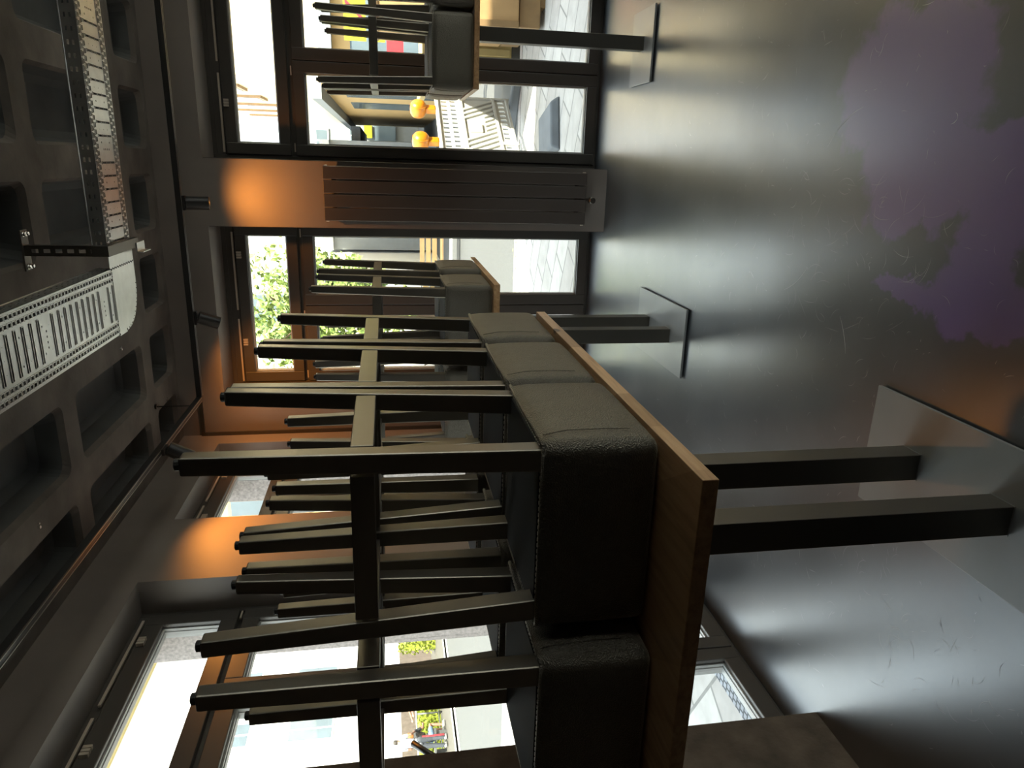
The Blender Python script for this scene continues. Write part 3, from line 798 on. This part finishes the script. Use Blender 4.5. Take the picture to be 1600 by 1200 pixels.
tag(slab, 'loose dark grey rubber fence foot lying on the pavement', 'fence foot')

# tan site box with a red and white board
sb = thing('site_crate', 'tan plywood site crate standing on the pavement beyond the wide window', 'crate', (1.33, 7.96, ZG))
bm = bmesh.new(); bx(bm, 0, 2.4, 0, 1.4, .28, 1.75); ob('crate_body', bm, M['tan'], sb, .01)
bm = bmesh.new(); bx(bm, 0, 2.4, .03, 1.35, .05, .27); ob('crate_plinth', bm, M['tan_dark'], sb, .01)
bm = bmesh.new(); bx(bm, -.012, 2.41, -.014, 1.41, .72, .78); bx(bm, -.012, 2.41, -.014, 1.41, 1.70, 1.76); bx(bm, -.014, .05, -.014, .04, .28, 1.76); ob('crate_battens', bm, M['tan_dark'], sb, .004)
for x in (.2, 1.9):
    bm = bmesh.new(); bx(bm, x, x+.15, .05, 1.3, 0, .06); ob('skid', bm, M['tan_dark'], sb)
bm = bmesh.new(); lathe(bm, (.12, -.012, .87), [(.05, 0), (.05, .012)], Vector((0, -1, 0)), 20); ob('cap', bm, M['tan_dark'], sb)
wb_ = thing('warning_board', 'red and white warning board leaning on the tan crate', 'board', (1.42, 7.93, ZG+.80))
box('board', (0, 1.1, -.02, .0, 0, .26), M['white'], wb_)
bm = bmesh.new()
for k in range(4):
    x = .0+k*.30; v = [bm.verts.new(p) for p in ((x+.0, -.022, 0), (x+.14, -.022, 0), (x+.28, -.022, .26), (x+.14, -.022, .26))]; bm.faces.new(v)
ob('red_stripes', bm, M['red'], wb_)
# slanted skip left of the crate
sk = thing('skip_container', 'sand yellow open skip with slanted end behind the tan crate', 'skip', (1.02, 9.75, ZG))
bm = bmesh.new(); v = bx(bm, .12, 3.0, 0, 1.6, .05, 1.15, top=(-.28, 0, -.05, 0)); ob('skip_body', bm, simple('sand_skip_paint', (.36, .27, .10), .6, var=.12), sk, .01)
bm = bmesh.new(); bx(bm, -.20, 3.05, -.09, -.03, 1.10, 1.18); bx(bm, -.22, -.14, -.09, 1.6, 1.10, 1.18); bx(bm, .1, .16, -.06, -.0, .05, .12)
for k in range(4): bx(bm, .25+k*.7, .33+k*.7, -.06, .02, .08, 1.12, top=(0, 0, -.03, -.03))
ob('skip_ribs', bm, simple('sand_skip_rib', (.30, .22, .085), .6, var=.1), sk, .005)
# yellow signs on a post
sg = thing('road_sign', 'yellow construction road sign on a thin post behind the crate', 'sign', (2.12, 12.0, ZG))
bm = bmesh.new(); tube(bm, [(0, 0, 0), (0, 0, 2.25)], .03, 10); ob('post', bm, M['greywall'], sg, smooth=True)
box('yellow_plate', (-.45, .40, -.05, -.03, 1.90, 2.22), M['yellow'], sg); box('yellow_plate', (-.45, .40, -.05, -.03, 1.62, 1.80), M['yellow'], sg)
bm = bmesh.new(); v = [bm.verts.new(p) for p in ((-.20, -.053, 1.92), (-.14, -.053, 1.92), (.12, -.053, 2.20), (.05, -.053, 2.20))]; bm.faces.new(v); ob('red_bar', bm, M['red'], sg)
box('red_plate', (-.6, -.3, -.05, -.03, 1.35, 1.60), M['red'], sg)

# --- buildings
def building(label, x0, x1, y0, y1, h, mat, wins, name='building', extra=None):
    """wins: list of (face, u0, u1, z0, z1); face 'f' = -Y side (u=X), 'r' = +X side (u=Y), 'l' = -X side (u=Y)"""
    t = thing(name, label, 'building', ((x0+x1)/2, (y0+y1)/2, ZG-.1)); cx, cy = (x0+x1)/2, (y0+y1)/2
    box('facade', (x0-cx, x1-cx, y0-cy, y1-cy, 0, h), mat, t)
    def slab(face, u0, u1, z0, z1, d0, d1, nm, m, par):
        if face == 'f': D = (u0-cx, u1-cx, y0-cy-d1, y0-cy-d0, z0, z1)
        elif face == 'r': D = (x1-cx+d0, x1-cx+d1, u0-cy, u1-cy, z0, z1)
        else: D = (x0-cx-d1, x0-cx-d0, u0-cy, u1-cy, z0, z1)
        return box(nm, D, m, par)
    for wdef in wins:
        face, u0, u1, z0, z1 = wdef[:5]; fm = wdef[5] if len(wdef) > 5 else M['brownframe']
        f = slab(face, u0, u1, z0, z1, .0, .06, 'window', fm, t)
        um = (u0+u1)/2; e = .07*(u1-u0)
        slab(face, u0+e, um-e/2, z0+.08, z1-.08, .06, .07, 'pane', M['window_dark'], f)
        slab(face, um+e/2, u1-e, z0+.08, z1-.08, .06, .07, 'pane', M['window_dark'], f)
    if extra:
        for (face, u0, u1, z0, z1, d, nm, m) in extra: slab(face, u0, u1, z0, z1, 0, d, nm, m, t)
    return t
# right corner house: white upper storeys over an ochre ground floor, side face along the receding street
building('white house with ochre shop front on the right side of the receding street', 1.42, 16, 16, 34, 11, simple('cream_render', (.85, .70, .46), .85, var=.03),
         [('l', 17+3*k, 18.2+3*k, 4.8, 6.6) for k in range(5)]+[('f', 2.6+2.6*k, 3.9+2.6*k, 5.2, 6.9, M['whitewall']) for k in range(4)],
         extra=[('f', 1.42, 16, 0, 2.75, .08, 'shop_front', M['ochre']), ('l', 16, 34, 0, 3.0, .05, 'shop_front', M['ochre']),
                ('f', 1.42, 16, 2.75, 3.0, .35, 'cornice', M['greywall']), ('l', 16, 34, 3.0, 3.2, .30, 'cornice', M['greywall']),
                ('f', 2.0, 3.0, .4, 2.4, .10, 'shop_window', M['window_dark']), ('f', 3.6, 4.9, .9, 1.9, .12, 'shop_sign', M['white']),
                ('l', 17.2, 18.4, .5, 2.6, .07, 'shop_window', M['window_dark']), ('l', 20.2, 22.4, .5, 2.6, .07, 'shop_window', M['window_dark'])])
building('grey house at the far end of the receding street', -6.5, 3.6, 40, 48, 5.6, M['greywall'],
         [('f', .2, 1.4, 4.6, 5.3, M['white']), ('f', 1.9, 2.9, 2.9, 3.7, M['white']), ('f', .7, 1.5, 2.8, 3.6, M['white']), ('f', -1.6, -.4, 3.0, 4.4)],
         extra=[('f', .6, 2.6, 1.2, 2.3, .2, 'shop_window', M['window_dark']), ('f', 1.0, 1.6, 2.4, 2.8, .3, 'yellow_sign', M['yellow'])])
building('low grey-fronted shop row along the left side of the receding street', -3.1, .55, 26, 38, 3.9, M['greywall'],
         [('f', -2.4, -1.2, .6, 2.6)],
         extra=[('r', 27, 37, 2.6, 2.9, .5, 'canopy', M['foot']), ('r', 28, 30.5, .4, 2.3, .06, 'shop_window', M['white']), ('r', 31.4, 34, .4, 2.3, .06, 'shop_window', M['window_dark']), ('f', -3.1, .55, 3.6, 3.9, .2, 'cornice', M['white'])])
building('white house with tall windows seen behind the tree', -16, -3.2, 22, 30, 9.5, M['whitewall'],
         [('f', -5.0-2.4*k, -3.9-2.4*k, 4.6, 6.9, M['greywall']) for k in range(4)]+[('f', -5.0-2.4*k, -3.9-2.4*k, .9, 3.0) for k in range(3)],
         extra=[('f', -16, -3.2, 3.6, 3.8, .2, 'cornice', M['greywall']), ('f', -5.6, -3.2, .2, .7, .1, 'plinth', M['ochre'])])
building('pale house across the left street, its upper windows washed out', -32, -24.5, 14, 38, 14, M['whitewall'],
         [('r', 16+3.4*k, 17.5+3.4*k, z, z+2.0, M['whitewall']) for k in range(6) for z in (4.6, 8.2)],
         extra=[('r', 14, 38, 13.6, 14.0, .6, 'eaves', M['yellowwall'])])
building('yellow house seen through the small far window of the left wall', -11.2, -7.3, 17.4, 21.8, 8.5, M['yellowwall'],
         [('r', 18.2, 19.6, 3.3, 5.0, M['brownframe']), ('f', -10.6, -9.4, 3.9, 5.9, M['brownframe']), ('f', -8.9, -7.9, 3.9, 5.9, M['brownframe'])],
         extra=[('f', -11.2, -7.3, 3.3, 3.5, .15, 'cornice', M['granite'])])
# --- tree beyond window 1
def tree(label, loc, h, r, n, seed):
    rnd = random.Random(seed)
    t = thing('street_tree', label, 'tree', loc)
    bm = bmesh.new(); tube(bm, [(0, 0, 0), (.03, .02, h*.35), (-.02, .03, h*.6), (.05, 0, h*.85)], [.09, .07, .05, .02], 8)
    for k in range(7):
        a = k*.9; z = h*(.42+.06*k); tube(bm, [(0, 0, z), (math.cos(a)*r*.45, math.sin(a)*r*.45, z+.35), (math.cos(a)*r*.8, math.sin(a)*r*.8, z+.5)], [.03, .018, .008], 6)
    ob('trunk', bm, M['bark'], t, smooth=True)
    bm = bmesh.new()
    for k in range(n):
        while True:
            p = Vector((rnd.uniform(-1, 1), rnd.uniform(-1, 1), rnd.uniform(-1, 1)))
            if p.length < 1: break
        p = p*(.55+.45*p.length); q = Vector((p.x*r, p.y*r, h*.66+p.z*h*.34))
        q += Vector((noise.noise(q*1.3), noise.noise(q*1.3+Vector((9, 0, 0))), noise.noise(q*1.3+Vector((0, 9, 0)))))*.5
        s = rnd.uniform(.045, .085); d1 = Vector((rnd.gauss(0, 1), rnd.gauss(0, 1), rnd.gauss(0, 1))).normalized(); d2 = d1.orthogonal().normalized()
        v = [bm.verts.new(q+d1*s), bm.verts.new(q+d2*s*.55), bm.verts.new(q-d1*s), bm.verts.new(q-d2*s*.55)]; bm.faces.new(v)
    ob('crown', bm, M['leaf'], t)
    return t
tree('leafy green street tree seen through the narrow back window', (-2.62, 12.3, ZG), 3.95, 1.15, 6500, 3)
# parked bicycles
def bicycle(label, loc, rz):
    t = thing('bicycle', label, 'bicycle', loc, rz, 'bicycles parked across the street')
    for x in (-.52, .52):
        bm = bmesh.new(); pts = [(x+.33*math.cos(a), 0, .34+.33*math.sin(a)) for a in [2*PI*k/24 for k in range(25)]]
        tube(bm, pts, .016, 6, cap=False)
        for k in range(8): a = PI*k/8; tube(bm, [(x-.32*math.cos(a), 0, .34-.32*math.sin(a)), (x+.32*math.cos(a), 0, .34+.32*math.sin(a))], .003, 4)
        ob('wheel', bm, M['metal_dark'], t)
    bm = bmesh.new()
    for a, b in (((-.52, .34), (-.15, .80)), ((-.52, .34), (-.05, .32)), ((-.05, .32), (-.18, .92)), ((-.05, .32), (.38, .78)), ((-.16, .82), (.38, .84)), ((.52, .34), (.36, .98))):
        tube(bm, [(a[0], 0, a[1]), (b[0], 0, b[1])], .02, 8)
    ob('bike_frame', bm, M['metal_dark'], t, smooth=True)
    bm = bmesh.new(); bx(bm, -.30, -.06, -.06, .06, .92, .96); ob('saddle', bm, M['rubber'], t, .01)
    bm = bmesh.new(); tube(bm, [(.30, -.26, 1.0), (.36, -.1, 1.0), (.36, .1, 1.0), (.30, .26, 1.0)], .014, 8); ob('handlebar', bm, M['metal_dark'], t, smooth=True)
    return t
b0 = bicycle('black bicycle parked beyond the street, seen above the far stool legs', (-2.9, 15.6, ZG-.08), .35)
dup(b0, (-4.3, 15.9, ZG-.08), 'black bicycle parked beyond the street, the left one behind the stool stretcher', .2)
# low wooden bench behind the bikes
bn = thing('street_bench', 'brown bench under the tree across the street', 'bench', (-1.95, 17.3, ZG-.08))
for k in range(4): box('seat_slat', (-.9, .9, -.25+k*.13, -.15+k*.13, .43, .47), M['tan_dark'], bn)
for k in range(3): box('back_slat', (-.9, .9, .28, .32, .55+k*.15, .66+k*.15), M['tan_dark'], bn)
for x in (-.75, .75): box('side_frame', (x-.03, x+.03, -.22, .32, 0, .43), M['metal_dark'], bn)

# --- planted strip, wall, railing and people across the left street
def hedge(label, dims, n, seed):
    x0, x1, y0, y1, z0, z1 = dims; rnd = random.Random(seed)
    t = thing('hedge', label, 'hedge', ((x0+x1)/2, (y0+y1)/2, z0)); cx, cy = (x0+x1)/2, (y0+y1)/2
    bm = bmesh.new(); bx(bm, x0-cx+.15, x1-cx-.15, y0-cy+.1, y1-cy-.1, 0, (z1-z0)*.85); ob('hedge_core', bm, M['leaf'], t)
    bm = bmesh.new()
    for k in range(n):
        q = Vector((rnd.uniform(x0-cx, x1-cx), rnd.uniform(y0-cy, y1-cy), rnd.uniform(.05, z1-z0))); s = rnd.uniform(.05, .10)
        d1 = Vector((rnd.gauss(0, 1), rnd.gauss(0, 1), rnd.gauss(0, 1))).normalized(); d2 = d1.orthogonal().normalized()
        v = [bm.verts.new(q+d1*s), bm.verts.new(q+d2*s*.6), bm.verts.new(q-d1*s), bm.verts.new(q-d2*s*.6)]; bm.faces.new(v)
    lf = simple('yellow_green_leaves', (.17, .20, .015), .7, var=.5, nscale=9)
    ob('hedge_leaves', bm, lf, t); t.children[0].data.materials[0] = lf
    return t
ZP = ZG+.02
hedge('yellow-green hedge behind the people across the left street', (-21.2, -20.2, 15.5, 25.2, ZP, .85), 4200, 5)
hedge('round green bush further along the left street, seen between stool legs', (-19.8, -19.0, 25.4, 28.8, ZP, 1.5), 2600, 6)
wl = box('garden_wall', (-23.0, -22.6, 12, 30, ZP, 1.45), M['brownwall']); tag(wl, 'low brown stone wall behind the yellow-green hedge', 'wall')
rl = thing('street_railing', 'dark tube railing before the hedge across the left street', 'railing', (-19.6, 20.4, ZP))
for y in (-2.2, -1.0, .2, 1.4, 2.6):
    bm = bmesh.new(); tube(bm, [(0, y, 0), (0, y, .95)], .03, 8); ob('post', bm, M['metal_dark'], rl, smooth=True)
bm = bmesh.new(); tube(bm, [(0, -2.2, .95), (0, 2.6, .95)], .032, 8); ob('top_rail', bm, M['white'], rl, smooth=True)
bm = bmesh.new(); tube(bm, [(0, -2.2, .12), (0, 2.6, .12)], .022, 8); ob('bottom_rail', bm, M['metal_dark'], rl, smooth=True)

def chain(bm, pts, rads, seg=12):
    P, Rr = [], []
    for i in range(len(pts)-1):
        a, b = Vector(pts[i]), Vector(pts[i+1])
        for k in range(4): P.append(a.lerp(b, k/4)); Rr.append(rads[i]+(rads[i+1]-rads[i])*k/4)
    P.append(Vector(pts[-1])); Rr.append(rads[-1]); tube(bm, P, Rr, seg)
    ball(bm, pts[0], rads[0]); ball(bm, pts[-1], rads[-1])
def person(label, loc, rz, J, shirt, pants, hair, hair_long, shoes, shirt_sleeve=.5, pant_len=1.0):
    """J: joints in body space, facing +X, z up"""
    t = thing('person', label, 'person', loc, rz)
    bm = bmesh.new()
    chain(bm, [J['pelvis'], J['waist'], J['chest'], J['neck']], [.135, .115, .135, .058], 14)
    chain(bm, [J['neck'], J['head']], [.052, .06])
    hd = Vector(J['head']); f = Vector(J['face']).normalized(); up = (hd-Vector(J['neck'])).normalized()
    ball(bm, hd+up*.06, (.078, .070, .105), 3)
    ball(bm, hd+up*.01+f*.03, (.055, .05, .05), 2)
    ball(bm, hd+up*.045+f*.085, (.016, .012, .022), 1)                    # nose
    side = f.cross(Vector((0, 0, 1))).normalized()
    for s in (-1, 1):
        ball(bm, hd+up*.05+side*.072*s, (.012, .008, .026), 1)             # ears
        sh, el_, wr = J['sh%d' % s], J['el%d' % s], J['wr%d' % s]
        chain(bm, [J['chest'], sh], [.10, .062]); chain(bm, [sh, el_, wr], [.055, .041, .028])
        w = Vector(wr); d = (w-Vector(el_)).normalized(); a = d.orthogonal().normalized(); c = d.cross(a)
        chain(bm, [w, w+d*.085], [.030, .036])
        for q in range(4):
            o_ = c*(.028-.019*q); ln = (.062, .072, .068, .052)[q]
            chain(bm, [w+d*.085+o_, w+d*(.085+ln*.55)+o_*1.1+a*.006, w+d*(.085+ln)+o_*1.1+a*.025], [.0105, .010, .008], 6)
        chain(bm, [w+d*.03+c*.03, w+d*.07+c*.055+a*.01, w+d*.098+c*.052+a*.02], [.012, .011, .009], 6)
        hp, kn, an, te = J['hp%d' % s], J['kn%d' % s], J['an%d' % s], J['te%d' % s]
        chain(bm, [J['pelvis'], hp], [.12, .095]); chain(bm, [hp, kn, an], [.092, .060, .040])
        chain(bm, [an, te], [.042, .034])
    o = ob('body', bm, M['skin'], t, smooth=True)
    md = o.modifiers.new('remesh', 'REMESH'); md.mode = 'VOXEL'; md.voxel_size = .011; md.use_smooth_shade = True
    bm = bmesh.new()                                                       # eyes and mouth
    for s in (-1, 1): ball(bm, hd+up*.068+f*.070+side*.028*s, (.009, .009, .007), 1)
    bx(bm, *[v for c in range(3) for v in ((hd+up*.005+f*.078)[c]-.012, (hd+up*.005+f*.078)[c]+.012)][:4], (hd+up*.005)[2]-.003, (hd+up*.005)[2]+.003)
    ob('eyes', bm, M['hair_dark'], t)
    bm = bmesh.new(); ball(bm, hd+up*.085-f*.018, (.088, .080, .098), 3)
    if hair_long: ball(bm, hd+up*.0-f*.05, (.06, .085, .12), 2)
    h_ = ob('hair', bm, hair, t, smooth=True)
    bm = bmesh.new(); chain(bm, [J['pelvis'], J['waist'], J['chest'], Vector(J['chest']).lerp(Vector(J['neck']), .7)], [.152, .138, .158, .085], 16)
    for s in (-1, 1):
        sh, el_ = Vector(J['sh%d' % s]), Vector(J['el%d' % s]); chain(bm, [J['chest'], sh], [.125, .080]); chain(bm, [sh, sh.lerp(el_, shirt_sleeve)], [.076, .062])
    o = ob('shirt', bm, shirt, t, smooth=True); md = o.modifiers.new('remesh', 'REMESH'); md.mode = 'VOXEL'; md.voxel_size = .014; md.use_smooth_shade = True
    bm = bmesh.new(); ball(bm, J['pelvis'], (.15, .165, .14), 2)
    for s in (-1, 1):
        hp, kn, an = Vector(J['hp%d' % s]), Vector(J['kn%d' % s]), Vector(J['an%d' % s])
        chain(bm, [J['pelvis'], hp], [.14, .112])
        if pant_len >= 1: chain(bm, [hp, kn, kn.lerp(an, .92)], [.112, .080, .062])
        else: chain(bm, [hp, hp.lerp(kn, pant_len*1.3)], [.115, .092])
    o = ob('trousers', bm, pants, t, smooth=True); md = o.modifiers.new('remesh', 'REMESH'); md.mode = 'VOXEL'; md.voxel_size = .014; md.use_smooth_shade = True
    for s in (-1, 1):
        bm = bmesh.new(); a, b = Vector(J['an%d' % s]), Vector(J['te%d' % s]); chain(bm, [a-Vector((.03, 0, .01)), b+Vector((0, 0, .0))], [.052, .045])
        for v in bm.verts: v.co.z = max(v.co.z, .0)
        ob('shoe', bm, shoes, t, smooth=True)
    return t
def stand(lean=0, armf=.2, bend=.25):
    return dict(pelvis=(0, 0, .97), waist=(.02+lean*.3, 0, 1.12), chest=(.02+lean*.8, 0, 1.38), neck=(.03+lean*1.1, 0, 1.55), head=(.05+lean*1.35, 0, 1.63), face=(1, 0, -.25),
        **{'sh-1': (.02+lean, -.20, 1.48), 'sh1': (.02+lean, .20, 1.48), 'el-1': (.05+lean, -.25, 1.22), 'el1': (.05+lean, .25, 1.22),
           'wr-1': (armf+lean, -.18, 1.12), 'wr1': (armf+lean, .16, 1.10), 'hp-1': (0, -.10, .92), 'hp1': (0, .10, .92),
           'kn-1': (.05, -.11, .50), 'kn1': (-.02, .11, .50), 'an-1': (.0, -.11, .09), 'an1': (-.08, .11, .09), 'te-1': (.16, -.12, .05), 'te1': (.08, .12, .05)})
def sit():
    return dict(pelvis=(0, 0, .55), waist=(.03, 0, .70), chest=(.12, 0, .94), neck=(.17, 0, 1.10), head=(.20, 0, 1.18), face=(1, 0, -.3),
        **{'sh-1': (.13, -.20, 1.04), 'sh1': (.13, .20, 1.04), 'el-1': (.26, -.23, .80), 'el1': (.35, .22, .88),
           'wr-1': (.48, -.15, .78), 'wr1': (.60, .16, .86), 'hp-1': (.02, -.10, .52), 'hp1': (.02, .10, .52),
           'kn-1': (.45, -.13, .54), 'kn1': (.45, .13, .54), 'an-1': (.42, -.13, .09), 'an1': (.48, .13, .09), 'te-1': (.58, -.13, .05), 'te1': (.64, .13, .05)})
p_a = person('person standing in white shirt and dark jeans with a red stripe, head bowed', (-18.4, 19.15, ZP), PI/2+.3, stand(.10, .32), M['shirt_white'], M['jeans'], M['hair_dark'], False, M['shoe'])
box('red_stripe', (-.02, .06, -.215, -.195, .12, .85), M['red'], p_a)
person('person with ginger hair in dark patterned top and pale blue shorts, sitting on a bench', (-18.7, 19.65, ZP), PI/2, sit(), M['shirt_dark'], M['jeans_light'], M['hair_blond'], True, M['shoe'], .6, .45)
person('person in pale blue reaching to the railing, half hidden behind a stool leg', (-18.9, 21.75, ZP), -PI/2-.2, stand(.16, .5), M['jeans_light'], M['shirt_white'], M['hair_dark'], False, M['shoe'])
bn2 = thing('street_bench', 'grey bench across the left street carrying the ginger-haired person', 'bench', (-18.7, 19.6, ZP))
box('seat_board', (-.75, .30, -.25, .15, .36, .42), M['metal_dark'], bn2)
for x in (-.6, .2): box('bench_leg', (x-.04, x+.04, -.2, .1, 0, .36), M['metal_dark'], bn2)
